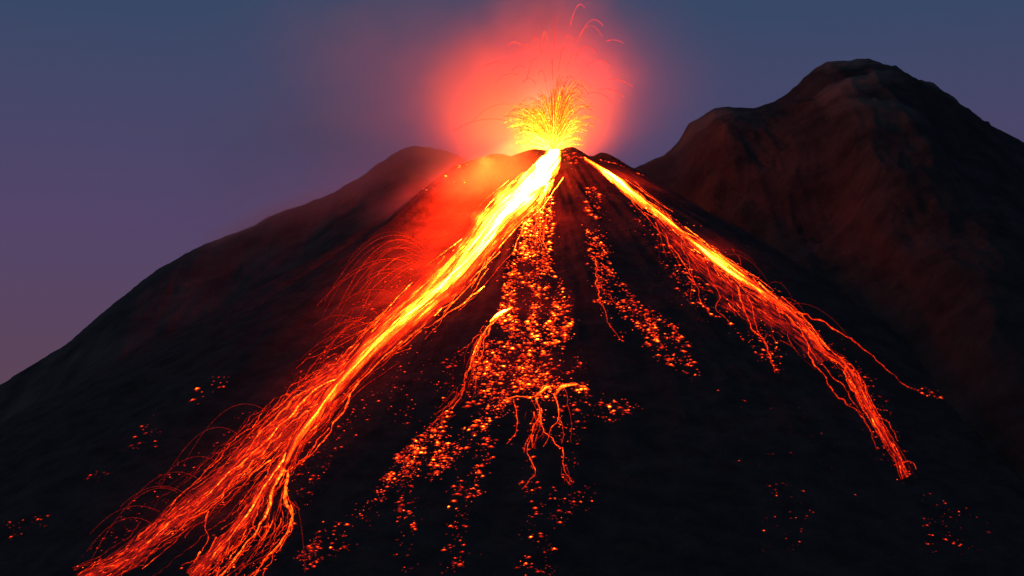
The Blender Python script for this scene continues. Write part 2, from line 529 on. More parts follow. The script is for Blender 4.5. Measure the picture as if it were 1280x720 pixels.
# ------------------------------------------------------------------ left lava stream
L_main = [(696, 188), (688, 202), (676, 218), (654, 243), (626, 270), (598, 303), (570, 337), (545, 363), (518, 388), (488, 415), (460, 442), (435, 470), (410, 500), (390, 528), (371, 553), (355, 588)]
LW = [8, 13, 17, 22, 25, 26, 26, 25, 23, 20, 16, 12, 10, 8, 7, 5]
LH = [1.05, 1.05, 1.03, .93, .83, .77, .73, .69, .64, .59, .55, .52, .49, .46, .43, .40]
ls = empty('lava_stream', drape([(693, 195)])[0], label='broad yellow-white lava river pouring from the vent down the left flank', cat='lava stream')
m = MB(); ribbon(m, L_main, LW, LH, 0.46, 1.6, 31, 2.0, seed=1)
link('molten_channel', m.data('molten_channel', M_CH), ls)
core = [(694, 192), (684, 206), (670, 228), (650, 250), (628, 274), (606, 304), (584, 330), (560, 354), (530, 380), (500, 405), (470, 434), (440, 466), (412, 500), (391, 528), (372, 553), (358, 582)]
m = MB(); ribbon(m, core, [9, 12, 13, 9, 6, 6, 6, 7, 7, 6, 6, 5, 4.5, 4, 3.5, 2.5], [1.1, 1.1, 1.1, 1.06, 1.0, .95, .90, .85, .80, .75, .71, .67, .64, .61, .57, .50], 0.25, 2.3, 9, 3.0, seed=2)
link('molten_core', m.data('molten_core', M_CH), ls, label='white-hot centre line of the left lava river')
# lower apron
bA = [(470, 430), (435, 462), (395, 490), (345, 540), (300, 582), (250, 625), (200, 665), (155, 700), (100, 728)]
bB = [(440, 465), (405, 508), (372, 552), (340, 598), (312, 640), (278, 682), (240, 722)]
bC = [(372, 556), (350, 600), (334, 640), (322, 668), (296, 697), (268, 724)]
bD = [(357, 590), (356, 620), (363, 640), (360, 662), (338, 693), (312, 724)]
m = MB()
ribbon(m, bA, [14, 20, 22, 20, 18, 17, 16, 15, 13], [.44, .41, .38, .36, .34, .33, .32, .31, .30], 0.30, 0.7, 21, 3.5, seed=3)
ribbon(m, bB, [14, 15, 12, 10, 10, 10, 10], [.48, .46, .42, .39, .37, .36, .34], 0.30, 0.7, 17, 3.5, seed=4)
link('cooling_bed', m.data('cooling_bed', M_BED), ls, label='dull red crusted lower bed of the left river')
riv = [
    (bA, 0.60, .64, .50), (bB, 0.75, .68, .52), (bC, .65, .62, .50), (bD, .55, .56, .46),
    ([(450, 478), (432, 505), (418, 533), (405, 552), (391, 569), (369, 588)], .45, .5, .42),
    ([(391, 484), (360, 508), (329, 540), (300, 575), (270, 606), (235, 640), (196, 672)], .45, .52, .42),
    ([(398, 511), (365, 530), (330, 566), (296, 600), (262, 636), (225, 660), (180, 684)], .45, .52, .42),
    ([(420, 470), (385, 486), (352, 500), (325, 535), (312, 560)], .3, .45, .3),
    ([(262, 640), (258, 660), (262, 672), (255, 690)], .3, .42, .36),
    ([(356, 622), (366, 632), (372, 640)], .3, .42, .36),
    ([(330, 612), (322, 640), (318, 660), (332, 675)], .3, .44, .38),
    ([(231, 636), (205, 650), (180, 664), (160, 690), (150, 702)], .35, .46, .40),
]
for p, r, a, b in riv:
    m = MB(); strand(m, p, r * 1.3, a + .05, b + .06, 3.0, wf=random.uniform(12, 30))
    link('rivulet', m.data('rivulet', M_STRAND), ls)
m = MB()
filament(m, L_main[1:], [a + 5 for a in LW[1:]], 260, .30, ([0, .3, .6, 1], [.92, .78, .62, .46]), (.05, .22), 1.3)
filament(m, bA, [18, 28, 34, 32, 28, 26, 24, 22, 20], 120, .27, ([0, .5, 1], [.56, .49, .45]), (.12, .45), 3.5)
filament(m, bB, [18, 20, 18, 15, 15, 16, 16], 60, .27, ([0, .5, 1], [.58, .52, .47]), (.12, .45), 3.5)
filament(m, bC, [10, 14, 18, 20, 20, 18], 34, .28, ([0, 1], [.54, .46]), (.15, .5), 3.5)
filament(m, bD, [6, 8, 10, 10, 14, 16], 20, .26, ([0, 1], [.52, .44]), (.15, .5), 3.5)
link('filament', m.data('filament', M_STRAND), ls, kind='stuff')

# ------------------------------------------------------------------ right lava stream
R_main = [(731, 199), (746, 208), (764, 221), (791, 244), (815, 262), (836, 279), (858, 297), (880, 314), (900, 329), (921, 344), (943, 359), (966, 375), (990, 393), (1012, 418), (1030, 440), (1056, 457), (1070, 482), (1082, 505), (1104, 543), (1122, 573), (1133, 597)]
RW = [2, 3, 5.5, 5.5, 5, 5, 5, 6.5, 7.5, 7, 6, 4.5, 3.6, 3, 2.6, 2.6, 2.6, 2.6, 3, 2.6, 2]
RH = [.58, .72, .94, .82, .70, .66, .64, .70, .78, .72, .57, .49, .45, .43, .42, .41, .40, .40, .39, .38, .34]
rs = empty('lava_stream', drape([(735, 203)])[0], label='narrow orange lava stream running down the right flank', cat='lava stream')
m = MB(); ribbon(m, R_main, RW, RH, 0.32, 1.0, 15, 2.0, seed=5)
link('molten_channel', m.data('molten_channel', M_CH), rs)
rbed = [(820, 270), (845, 296), (875, 325), (905, 352), (935, 376), (965, 398), (1000, 420), (1030, 452)]
m = MB(); ribbon(m, rbed, [8, 16, 22, 26, 26, 22, 14, 10], [.28, .30, .30, .28, .26, .25, .24, .22], 0.26, 0.6, 17, 3.5, seed=6)
link('cooling_bed', m.data('cooling_bed', M_BED), rs)
riv = [
    (R_main[10:], .5, .6, .44),
    ([(990, 390), (1015, 398), (1037, 408), (1074, 433), (1111, 463), (1132, 482), (1150, 488)], .42, .5, .36),
    ([(1004, 420), (1014, 450), (1037, 482), (1056, 505), (1074, 518), (1088, 540), (1097, 563)], .4, .48, .38),
    ([(830, 292), (845, 318), (862, 338), (872, 360), (876, 373), (889, 395)], .42, .5, .4),
    ([(878, 326), (893, 356), (900, 372), (895, 382), (911, 404)], .36, .46, .38),
    ([(905, 340), (920, 360), (927, 385), (935, 405), (951, 422), (960, 440), (967, 467)], .5, .54, .42),
    ([(935, 372), (950, 392), (962, 405), (968, 430)], .34, .44, .34),
    ([(1060, 460), (1078, 480), (1092, 515), (1110, 530), (1122, 552)], .4, .48, .4),
    ([(1118, 565), (1126, 577), (1136, 578), (1144, 588)], .35, .46, .4),
    ([(850, 300), (858, 325), (866, 352), (862, 372)], .34, .5, .38), ([(892, 332), (902, 350), (914, 372), (920, 396)], .34, .5, .38),
    ([(925, 352), (938, 380), (946, 408), (958, 432), (964, 446)], .34, .5, .38), ([(968, 380), (980, 400), (986, 424), (998, 440)], .32, .46, .34),
    ([(952, 366), (975, 388), (1002, 416), (1020, 446), (1040, 468), (1058, 490), (1080, 520)], .38, .5, .38),
    ([(1000, 405), (1024, 424), (1050, 448), (1076, 468), (1088, 500), (1106, 528), (1120, 560), (1128, 585)], .36, .5, .38),
    ([(1056, 460), (1064, 486), (1084, 508), (1092, 538), (1112, 560), (1130, 580)], .34, .48, .38),
    ([(764, 226), (795, 256), (818, 285), (832, 300), (850, 330)], .34, .5, .4),
]
for p, r, a, b in riv:
    m = MB(); strand(m, p, r * 1.3, a, b, 2.6)
    link('rivulet', m.data('rivulet', M_STRAND), rs)
m = MB()
filament(m, R_main[2:], [a + 5 for a in RW[2:]], 170, .26, ([0, .4, .6, 1], [.70, .66, .52, .46]), (.05, .18), 2.0)
filament(m, rbed, [8, 18, 26, 30, 30, 26, 16, 12], 60, .26, ([0, 1], [.48, .40]), (.1, .3), 3.0)
link('filament', m.data('filament', M_STRAND), rs, kind='stuff')

# ------------------------------------------------------------------ central lava runs
TRAILS = []
def small_flow(px_head, label, threads, beds=(), fil=()):
    e = empty('lava_rivulet', drape([px_head])[0], label=label, cat='lava rivulet')
    for (p, wd, ht) in beds:
        m = MB(); ribbon(m, p, wd, ht, 0.42, 0.35, 9, 1.5, seed=int(p[0][0]))
        link('molten_pool', m.data('molten_pool', M_CH), e)
    for (p, r, a, b) in threads:
        TRAILS.append((p, int(4 + np.linalg.norm(np.diff(np.array(p, float), axis=0), axis=1).sum() / 5)))
        m = MB(); strand(m, p, r * .75, a + .04, b + .04, 2.6, wf=random.uniform(8, 20))
        link('thread', m.data('thread', M_STRAND), e)
    if fil:
        m = MB()
        for f in fil: filament(m, *f)
        link('filament', m.data('filament', M_STRAND), e, kind='stuff')
    return e

# tongue falling straight from the river's foot below the vent
small_flow((678, 232), 'short yellow lava tongue hanging below the vent beside the left river',
    [([(682, 225), (676, 245), (672, 262), (668, 285)], .6, .85, .6), ([(686, 228), (682, 250), (678, 275), (674, 300)], .5, .78, .5)],
    [([(684, 214), (682, 228), (677, 244), (673, 258), (669, 275)], [9, 10, 8, 6, 4], [1.0, .96, .86, .76, .55])],
    [([(684, 222), (676, 250), (668, 285), (664, 320)], [9, 14, 18, 22], 40, .34, ([0, 1], [.72, .46]), (.1, .3), 3)])
small_flow((632, 388), 'bright rivulet with a yellow-white head in the middle of the slope',
    [([(628, 391), (614, 402), (604, 418), (596, 436), (588, 452), (582, 475), (574, 500)], .55, .66, .40),
     ([(614, 404), (606, 424), (602, 446), (592, 466), (586, 486)], .4, .56, .38),
     ([(606, 415), (590, 428), (580, 436), (572, 442)], .34, .5, .36),
     ([(596, 440), (600, 456), (594, 474), (600, 488)], .3, .46, .36),
     ([(574, 500), (562, 512), (548, 524), (536, 532)], .4, .48, .36)],
    [([(640, 384), (632, 388), (622, 394), (613, 403)], [2, 2.8, 3, 2], [.70, .92, .95, .68])],
    [([(610, 408), (598, 432), (586, 460), (574, 496), (548, 524)], [4, 12, 14, 12, 10], 34, .26, ([0, 1], [.50, .36]), (.15, .4), 3)])
small_flow((700, 482), 'cascade of thin red rivulets hanging from a bright ledge, lower middle',
    [([(643, 500), (645, 523), (643, 543), (634, 556)], .42, .5, .4), ([(671, 498), (674, 518), (668, 534), (661, 556), (662, 572), (667, 585), (665, 600), (652, 612)], .46, .54, .42),
     ([(668, 530), (666, 545), (657, 556), (655, 566)], .34, .44, .36),
     ([(696, 493), (698, 520), (691, 537), (679, 559)], .5, .56, .4), ([(676, 512), (682, 540), (704, 565), (707, 590), (716, 605)], .45, .52, .42),
     ([(698, 522), (706, 536), (702, 556)], .34, .46, .34), ([(704, 490), (713, 509), (716, 532), (714, 554)], .36, .36, .24),
     ([(629, 501), (646, 497), (667, 497), (682, 483), (699, 483), (716, 479), (736, 487)], .5, .54, .46)],
    [([(668, 496), (676, 490), (684, 484), (690, 488)], [1.2, 2.2, 2.2, 1.2], [.55, .68, .70, .55]),
     ([(722, 480), (710, 481), (701, 484), (695, 494)], [1.2, 2.2, 2.6, 1.4], [.55, .68, .72, .55])],
    [([(664, 498), (672, 515), (672, 535), (664, 560)], [6, 10, 10, 6], 22, .24, ([0, 1], [.46, .34]), (.2, .5), 3),
     ([(706, 582), (708, 596), (714, 606)], [4, 7, 8], 12, .2, ([0, 1], [.42, .36]), (.2, .5), 2)])
small_flow((742, 329), 'thin forked rivulet among rubble on the right of centre',
    [([(742, 322), (747, 356), (753, 387), (764, 409), (779, 429)], .42, .5, .38), ([(741, 377), (752, 378), (766, 379)], .3, .46, .40), ([(748, 350), (758, 366), (776, 390)], .3, .42, .34)])

# ------------------------------------------------------------------ glowing blocks and embers
def inside(P, poly):
    poly = np.asarray(poly, float); x, y = P[:, 0], P[:, 1]; c = np.zeros(len(P), bool)
    j = len(poly) - 1
    for i in range(len(poly)):
        xi, yi = poly[i]; xj, yj = poly[j]
        c ^= ((yi > y) != (yj > y)) & (x < (xj - xi) * (y - yi) / (yj - yi + 1e-9) + xi)
        j = i
    return c

def scatter(poly, n, clump=0.5, seed=0, sx=22.0, sy=30.0):
    poly = np.asarray(poly, float); lo = poly.min(0); hi = poly.max(0); got = []
    c = 0
    while c < n:
        P = rng.uniform(lo, hi, (n * 4, 2))
        k = inside(P, poly)
        rr = np.hypot(P[:, 0] - 700, P[:, 1] - 120); aa = np.arctan2(P[:, 0] - 700, P[:, 1] - 120)
        dens = 0.42 + clump * (1.1 * fbm(aa * 26, rr / 60, 300 + seed, 2) + 1.1 * fbm(P[:, 0] / 16, P[:, 1] / 14, 400 + seed, 2))
        k &= rng.random(len(P)) < dens
        got.append(P[k]); c += k.sum()
    return np.vstack(got)[:n]

BL = 'glowing lava blocks on the slope'
CL = [  # polygon, count, size px (median), heat, label, clump
    ([(665, 236), (690, 236), (692, 280), (688, 320), (640, 322), (650, 290), (660, 260)], 240, 3.3, .74, 'orange glowing block in the crowded chute just below the vent', .35),
    ([(640, 322), (690, 320), (704, 360), (716, 400), (714, 420), (690, 432), (640, 425), (618, 400), (628, 372), (622, 345)], 460, 3.3, .63, 'glowing block in the broad rubble field at mid slope', .6),
    ([(612, 425), (690, 430), (712, 425), (702, 452), (694, 480), (640, 492), (604, 476), (596, 452)], 260, 3.1, .60, 'glowing block in the rubble above the bright ledge', .6),
    ([(600, 478), (640, 492), (626, 520), (596, 545), (566, 580), (540, 600), (510, 596), (478, 604), (492, 572), (530, 540), (560, 512)], 320, 2.9, .60, 'glowing block in the slanting fan at lower left of centre', .7),
    ([(606, 545), (628, 552), (612, 590), (600, 620), (584, 622), (592, 590)], 34, 3.0, .58, 'glowing block in the short trail under the fan', .7),
    ([(500, 600), (520, 600), (518, 712), (492, 712)], 34, 2.7, .55, 'small ember in the left vertical trail near the bottom', .6),
    ([(560, 600), (590, 600), (578, 712), (552, 712)], 36, 2.8, .55, 'small ember in the middle vertical trail near the bottom', .6),
    ([(650, 585), (706, 610), (744, 600), (744, 625), (700, 660), (690, 720), (645, 720)], 60, 2.3, .52, 'small ember in the sparse trail below the cascade', .6),
    ([(726, 470), (745, 500), (722, 560), (726, 580), (700, 590), (720, 540), (714, 500)], 22, 2.5, .5, 'ember right beside the hanging rivulets', .4),
    ([(480, 500), (560, 440), (590, 440), (560, 510), (500, 540)], 46, 2.1, .50, 'small ember left of the bright middle rivulet', .6),
    ([(405, 650), (430, 640), (520, 560), (500, 600), (440, 680), (385, 715), (370, 700)], 90, 2.5, .56, 'ember in the loose line right of the lower left river', .7),
    ([(732, 232), (748, 236), (756, 272), (742, 276), (732, 262)], 38, 2.6, .60, 'ember high on the dark wedge right of the vent', .5),
    ([(730, 285), (752, 288), (764, 330), (752, 340), (736, 318)], 60, 3.0, .62, 'glowing block at the head of the right rubble strip', .5),
    ([(742, 326), (772, 340), (800, 380), (838, 400), (862, 430), (872, 472), (845, 462), (806, 440), (782, 420), (760, 380), (748, 360)], 150, 2.8, .56, 'glowing block in the slanting right rubble strip', .9),
    ([(655, 496), (676, 484), (700, 477), (738, 482), (738, 490), (706, 492), (690, 500), (668, 503)], 34, 3.4, .68, 'hot block on the bright ledge of the cascade', .3),
    ([(590, 448), (616, 452), (618, 474), (592, 474)], 22, 3.6, .64, 'hot block in the knot left of the bright ledge', .3),
    ([(700, 470), (722, 440), (730, 455), (716, 470)], 14, 2.2, .5, 'ember beside the ledge at mid slope', .3),
    ([(750, 500), (798, 498), (790, 515), (752, 530), (745, 512)], 24, 3.0, .54, 'ember in the loose patch right of the ledge', .3),
    ([(690, 186), (722, 186), (734, 198), (716, 206), (694, 200)], 46, 2.2, .62, 'ember on the crusted lump beside the vent', .4),
    ([(748, 184), (762, 183), (790, 204), (810, 212), (802, 216), (764, 198)], 20, 1.8, .54, 'ember on the dark rim knoll right of the vent', .3),
    ([(785, 252), (870, 330), (920, 380), (980, 420), (975, 470), (920, 420), (880, 400), (845, 360), (800, 290)], 160, 2.3, .54, 'ember along the lower edge of the right stream', .7),
    ([(880, 300), (960, 355), (1010, 385), (1000, 392), (930, 352), (875, 310)], 46, 1.8, .5, 'ember along the upper edge of the right stream', .4),
    ([(1020, 420), (1060, 430), (1120, 520), (1140, 600), (1100, 575), (1060, 500)], 60, 1.9, .48, 'ember beside the tail of the right stream', .4),
    ([(1145, 484), (1190, 488), (1186, 500), (1150, 496)], 12, 2.6, .54, 'ember past the tip of the thin upper right branch', .2),
    ([(1140, 600), (1240, 650), (1230, 695), (1160, 690), (1145, 620)], 22, 2.1, .5, 'isolated ember at the lower right of the slope', .3),
    ([(950, 600), (1030, 610), (1010, 690), (950, 695)], 24, 1.5, .42, 'faint ember on the dark slope below the right stream', .3),
    ([(860, 480), (1000, 500), (1120, 620), (1000, 620), (880, 560)], 16, 1.5, .40, 'tiny faint ember on the empty dark slope at right', .2),
    ([(262, 466), (286, 468), (282, 484), (246, 508), (230, 506)], 8, 3.2, .50, 'red ember in the row on the dark left flank', .0),
    ([(156, 534), (206, 520), (196, 560), (156, 566)], 15, 2.2, .44, 'red ember in the cluster high on the far left flank', .2),
    ([(112, 580), (140, 590), (132, 608), (108, 602)], 5, 2.6, .45, 'red ember of the pair on the far left flank', .0),
    ([(8, 650), (62, 640), (56, 660), (12, 676)], 13, 2.1, .43, 'red ember in the lowest cluster at far left', .2),
    ([(480, 246), (530, 200), (590, 190), (585, 230), (545, 240)], 50, 2.1, .74, 'ember on the red-lit shoulder left of the vent', .3),
    ([(290, 520), (340, 500), (420, 400), (520, 310), (560, 310), (470, 400), (380, 490), (320, 560)], 90, 1.8, .50, 'ember on the upper edge of the left river', .4),
    ([(100, 700), (200, 590), (300, 530), (290, 560), (220, 620), (130, 690)], 50, 1.7, .46, 'ember on the outer edge of the lower left river', .4),
    ([(360, 600), (480, 470), (560, 370), (570, 380), (500, 480), (400, 600), (380, 640)], 70, 2.0, .50, 'ember on the lower edge of the left river', .4),
]
items = []
for ci, (poly, n, sz, ht, lab, cl) in enumerate(CL):
    P = scatter(poly, int(n * 1.25), cl, ci)
    s = np.minimum(sz * np.exp(rng.normal(0, 0.45, len(P))), 1.9 * sz)
    h = np.clip(ht - .02 + rng.normal(0, 0.11, len(P)) + 0.05 * (s / sz - 1), 0.30, .95)
    for p, a, b in zip(P, s, h): items.append((p[0], p[1], a, b, ci))
    P = scatter(poly, int(n * 1.3), cl, ci)        # crumbs between the blocks
    for p in P: items.append((p[0] + random.gauss(0, 5), p[1] + random.gauss(0, 5), sz * random.uniform(.35, .65), np.clip(ht - .06 + random.gauss(0, .07), .3, .8), ci))
def crumbs(px, n, jit, sz, ht, lab):
    ci = len(CL); CL.append((None, n, sz, ht, lab, 0))
    A = along(px, rng.random(n), 120)
    for p in A: items.append((p[0] + random.gauss(0, jit), p[1] + random.gauss(0, jit * .7), sz * math.exp(random.gauss(0, .35)), np.clip(ht + random.gauss(0, .09), .3, .85), ci))
for p_, n_ in TRAILS: crumbs(p_, n_, 3.0, 1.9, .56, 'ember caught along a thin lava thread')
crumbs([(742, 300), (750, 340), (775, 380), (806, 412), (850, 446), (868, 470)], 60, 6, 2.6, .58, 'block in the downhill chain of the right rubble strip')
crumbs([(748, 330), (770, 350), (800, 395), (840, 425)], 50, 5, 2.4, .56, 'block on the upper side of the right rubble strip')
for c_, n_, j_ in ((bA, 220, 14), (bB, 130, 11), (bC, 70, 8), (bD, 50, 6), (L_main[4:], 160, 17), (R_main[4:], 200, 9), (rbed, 150, 12)):
    crumbs(c_, n_, j_, 1.7, .54, 'ember tumbling beside a running lava stream')
items.sort(key=lambda i: -i[2])
IP = drape(np.array([(i[0], i[1]) for i in items])); IN = normals(IP)

def block_shape(seed):
    """An angular clot: a hot hump, sitting in a thin skirt that paints its red glow onto the ground."""
    r_ = np.random.default_rng(seed)
    ns = 9
    prof = [(.30, .46, .98), (.58, .30, .86), (.85, .10, .60), (1.25, .03, .47), (1.75, -.04, .36)]  # outer rings: red glow on the ground around, put in as emission
    V = [(0, 0, .52)]; H = [1.0]
    jag = r_.uniform(.72, 1.3, ns)
    for k, (rr0, z, hh) in enumerate(prof):
        for a in range(ns):
            an = a * 2 * math.pi / ns + r_.uniform(-.2, .2)
            rr = rr0 * (jag[a] if k > 0 else 1) * (1 + r_.uniform(-.15, .15))
            V.append((rr * math.cos(an), rr * math.sin(an), z + r_.uniform(-.07, .07) * (k < 3)))
            H.append(hh + r_.uniform(-.06, .04))
    F = [(0, 1 + a, 1 + (a + 1) % ns) for a in range(ns)]
    for k in range(len(prof) - 1):
        for a in range(ns):
            i = 1 + k * ns + a; j = 1 + k * ns + (a + 1) % ns
            F += [(i, i + ns, j + ns), (i, j + ns, j)]
    return np.array(V), F, np.array(H)
shapes = [block_shape(s) for s in range(7)]
bmesh_data = [mesh_data('lava_block', V * 1.0, F, M_BLOCK, H, V * 1.3 + 7 * k) for k, (V, F, H) in enumerate(shapes)]

def frame(n):
    z = Vector(n); x = Vector((1, 0, 0)); x = (x - z * x.dot(z)).normalized(); y = z.cross(x)
    return Matrix((x, y, z)).transposed()

rest = MB()
for k, (px, py, s, h, ci) in enumerate(items):
    dist = np.linalg.norm(IP[k] - CAM); wpx = s / FPX * dist * 0.50
    sx = wpx * random.uniform(.95, 1.35); sy = wpx * random.uniform(.75, 1.1); sz = wpx * random.uniform(.6, 1.0)
    rot = frame(IN[k]) @ Matrix.Rotation(random.uniform(-.6, .6), 3, 'Z')
    if k < 300:
        o = bpy.data.objects.new('lava_block', bmesh_data[k % 7])
        M = rot.to_4x4() @ Matrix.Diagonal((sx, sy, sz, 1)); M.translation = Vector(IP[k])
        o.matrix_world = M
        o.color = (h, 0, 0, 1)
        col.objects.link(o)
        tag(o, CL[ci][4], 'lava block', 'glowing blocks: ' + CL[ci][4])
    else:
        V, F, H = shapes[k % 7]
        W = (V * (sx, sy, sz)) @ np.array(rot).T + IP[k]
        rest.add(W, np.array(F), H * h, V * 1.3 + k * 3.1)
link('ember_rubble', rest.data('ember_rubble', M_EMBER), label='countless small glowing embers strewn over the dark slope', cat='embers', kind='stuff')

# ------------------------------------------------------------------ spatter arcs thrown off the left river
ARC = 'arc of thrown spatter curving over the slope beside the left river'
arcs = [((540, 318), (388, 412), 34), ((538, 322), (400, 402), 30), ((530, 330), (412, 400), 27), ((535, 316), (396, 396), 33), ((522, 340), (418, 402), 23), ((520, 346), (392, 432), 22),
        ((505, 352), (424, 410), 18), ((545, 310), (470, 330), 12), ((474, 396), (422, 404), 12), ((478, 400), (410, 424), 14), ((500, 372), (380, 440), 19), ((466, 410), (384, 452), 13),
        ((440, 440), (370, 462), 9), ((455, 425), (360, 470), 12)]
arcs += [((random.uniform(500, 556), random.uniform(305, 345)), (random.uniform(385, 440), random.uniform(380, 450)), random.uniform(10, 30)) for _ in range(12)]
arcs += [((random.uniform(450, 500), random.uniform(385, 425)), (random.uniform(355, 420), random.uniform(430, 500)), random.uniform(5, 16)) for _ in range(9)]
for a, b, h in arcs:
    P0, P1 = drape([a, b]); m = MB()
    bead_arc(m, arc_pts(P0, P1, h, 50, random.uniform(0, .2), random.uniform(.65, 1)), random.uniform(.15, .26), random.uniform(.36, .47), random.uniform(1.5, 2.4), .35, True)
    link('spatter_arc', m.data('spatter_arc', M_SPAT), label='beaded red arc of lava spatter above the middle of the left river', cat='spatter arc', group='spatter arcs beside the left river')
arcs2 = [((300, 545), (200, 610), 16), ((276, 580), (196, 606), 9), ((340, 520), (230, 580), 18), ((236, 620), (150, 634), 8), ((200, 640), (112, 668), 8), ((190, 655), (108, 690), 9), ((250, 600), (160, 632), 10),
         ((220, 614), (112, 704), 14), ((365, 630), (382, 715), 12)]
for a, b, h in arcs2:
    P0, P1 = drape([a, b]); m = MB()
    bead_arc(m, arc_pts(P0, P1, h, 50), .16, .35, 1.6, .2, True)
    link('spatter_arc', m.data('spatter_arc', M_SPAT), label='faint red arc of spatter beside the lower left river', cat='spatter arc', group='spatter arcs beside the lower left river')
arcs3 = [((890, 318), (945, 330), 7), ((900, 322), (960, 352), 9), ((955, 362), (990, 372), 8), ((975, 375), (1010, 398), 6), ((990, 380), (1060, 420), 7)]
for a, b, h in arcs3:
    P0, P1 = drape([a, b]); m = MB()
    bead_arc(m, arc_pts(P0, P1, h, 40), .15, .35, 1.5, .2, True)
    link('spatter_arc', m.data('spatter_arc', M_SPAT), label='faint red arc of spatter above the right stream', cat='spatter arc', group='spatter arcs beside the right stream')

# ------------------------------------------------------------------ lava fountain
VENT = at_depth([(692, 190)], 14)[0]
ft = empty('lava_fountain', VENT, label='yellow and orange lava fountain bursting from the summit vent', cat='lava fountain')
G = 9.81
def jet(h, hx, hy, t0=0.0, t1=1.0, n=36):
    vz = math.sqrt(2 * G * h); T = 2 * vz / G * 1.05
    t = np.linspace(t0, t1, n)[:, None] * T
    P = VENT + np.array([hx / T, hy / T, vz]) * t
    P[:, 2] -= (0.5 * G * t ** 2)[:, 0]
    return P
m = MB()
env_x = [618, 640, 662, 685, 702, 716, 730, 745, 756]; env_y = [158, 136, 122, 112, 94, 100, 92, 132, 160]
for k in range(1100):
    ax = min(752, max(618, random.gauss(682, 36)))
    top_y = np.interp(ax, env_x, env_y)
    ay = 182 - (182 - top_y) * random.random() ** .65 * random.uniform(.75, 1.06)
    ax = 690 + (ax - 690) * min(1.0, max(.5, (188 - ay) / 46))
    apex = at_depth([(ax, ay)], 14)[0]
    h = max(5, apex[2] - VENT[2])
    bead_arc(m, jet(h, (apex[0] - VENT[0]) * 2.0, random.uniform(-26, 22), random.uniform(0, .3), random.uniform(.38, .66)), random.uniform(.16, .34),
             .77 - .0028 * h + .16 * math.exp(-h / 14) + random.gauss(0, .07), 1.5, .25)
link('spray', m.data('spray', M_SPAT), ft, kind='stuff')
tall = [(746, 22, 22, .30, .58), (741, 32, 16, .3, .62), (727, 6, 8, .3, .55), (694, 20, 4, .25, .6), (657, 55, -28, .4, .6), (770, 50, 60, .42, .56), (772, 98, 70, .44, .62),
        (620, 78, -50, .42, .6), (668, 72, -20, .4, .7), (712, 45, 18, .4, .6), (640, 50, -34, .4, .55), (715, 96, 14, .3, .6), (700, 100, 2, .3, .7), (660, 120, -26, .3, .7), (625, 128, -60, .3, .75), (612, 150, -70, .35, .8),
        (680, 40, -12, .3, .6), (668, 48, -14, .3, .6), (705, 62, 6, .25, .55), (720, 70, 16, .3, .55), (735, 60, 22, .3, .6), (750, 78, 30, .35, .6), (648, 82, -30, .4, .6), (636, 92, -36, .4, .65), (690, 75, -2, .25, .6), (760, 110, 40, .4, .65), (676, 90, -12, .3, .6), (660, 100, -20, .35, .6), (745, 118, 30, .4, .7)]
for x, y, hx, a, b in tall:
    top = at_depth([(x, y)], 14)[0]
    h = max(8, top[2] - VENT[2]); m = MB()
    bead_arc(m, jet(h, (top[0] - VENT[0]) * 2.0, random.uniform(-14, 14), a, b), .19, random.uniform(.46, .62), 1.4, .1, True)
    link('spatter_arc', m.data('spatter_arc', M_SPAT), label='thin pink spatter arc thrown high above the lava fountain', cat='spatter arc', group='spatter arcs above the fountain')

# added spots standing in for the light of the fountain and the lava
def plume_fill_lamp(loc, power, radius, colr, cone):
    # added spot aimed up into the plume; its cone keeps it off the slopes
    l = bpy.data.lights.new('plume_fill', 'SPOT'); l.energy = power; l.shadow_soft_size = radius; l.color = colr
    l.spot_size = R(cone); l.spot_blend = 0.7
    o = bpy.data.objects.new('plume_fill', l); o.location = loc; o.rotation_euler = (R(180), 0, 0); col.objects.link(o)
plume_fill_lamp(VENT + np.array([-5, 38, -8.0]), 7.0e6, 3.0, (1.0, 0.095, 0.003), 165)
plume_fill_lamp(VENT + np.array([-4, 44, 6.0]), 1.8e6, 9.0, (1.0, 0.055, 0.004), 165)
plume_fill_lamp(VENT + np.array([3, 50, 40.0]), 1.2e6, 10.0, (1.0, 0.026, 0.030), 165)
plume_fill_lamp(VENT + np.array([-34, 66, 4.0]), .7e6, 10.0, (1.0, 0.026, 0.026), 165)
def river_fill_lamp(px, lift, power, cone, size=4.0, colr=(1.0, 0.022, 0.002)):
    # added spot in the air, aimed down to redden the slope beside the lava
    p = drape([px]); n = normals(p)
    l = bpy.data.lights.new('river_fill', 'SPOT'); l.energy = power; l.shadow_soft_size = size; l.color = colr
    l.spot_size = R(cone); l.spot_blend = 1.0
    o = bpy.data.objects.new('river_fill', l); o.location = (p + n * lift)[0]
    o.rotation_euler = Vector(-n[0]).to_track_quat('-Z', 'Y').to_euler()
    col.objects.link(o)
for p, lf, pw, cn in (((640, 222), 30, 4.5e6, 165), ((612, 240), 30, 4.5e6, 165), ((588, 266), 30, 3.6e6, 165), ((562, 294), 30, 2.4e6, 165), ((536, 328), 30, 1.5e6, 165), ((502, 366), 30, .9e6, 165),
                      ((470, 410), 30, .28e6, 165), ((420, 470), 30, .18e6, 160), ((350, 550), 30, .10e6, 160), ((260, 630), 28, .06e6, 160),
                      ((690, 270), 26, .2e6, 150), ((660, 380), 28, .10e6, 150), ((650, 460), 28, .06e6, 150), ((780, 222), 20, .3e6, 150), ((880, 305), 20, .12e6, 150)):
    river_fill_lamp(p, lf, pw, cn)

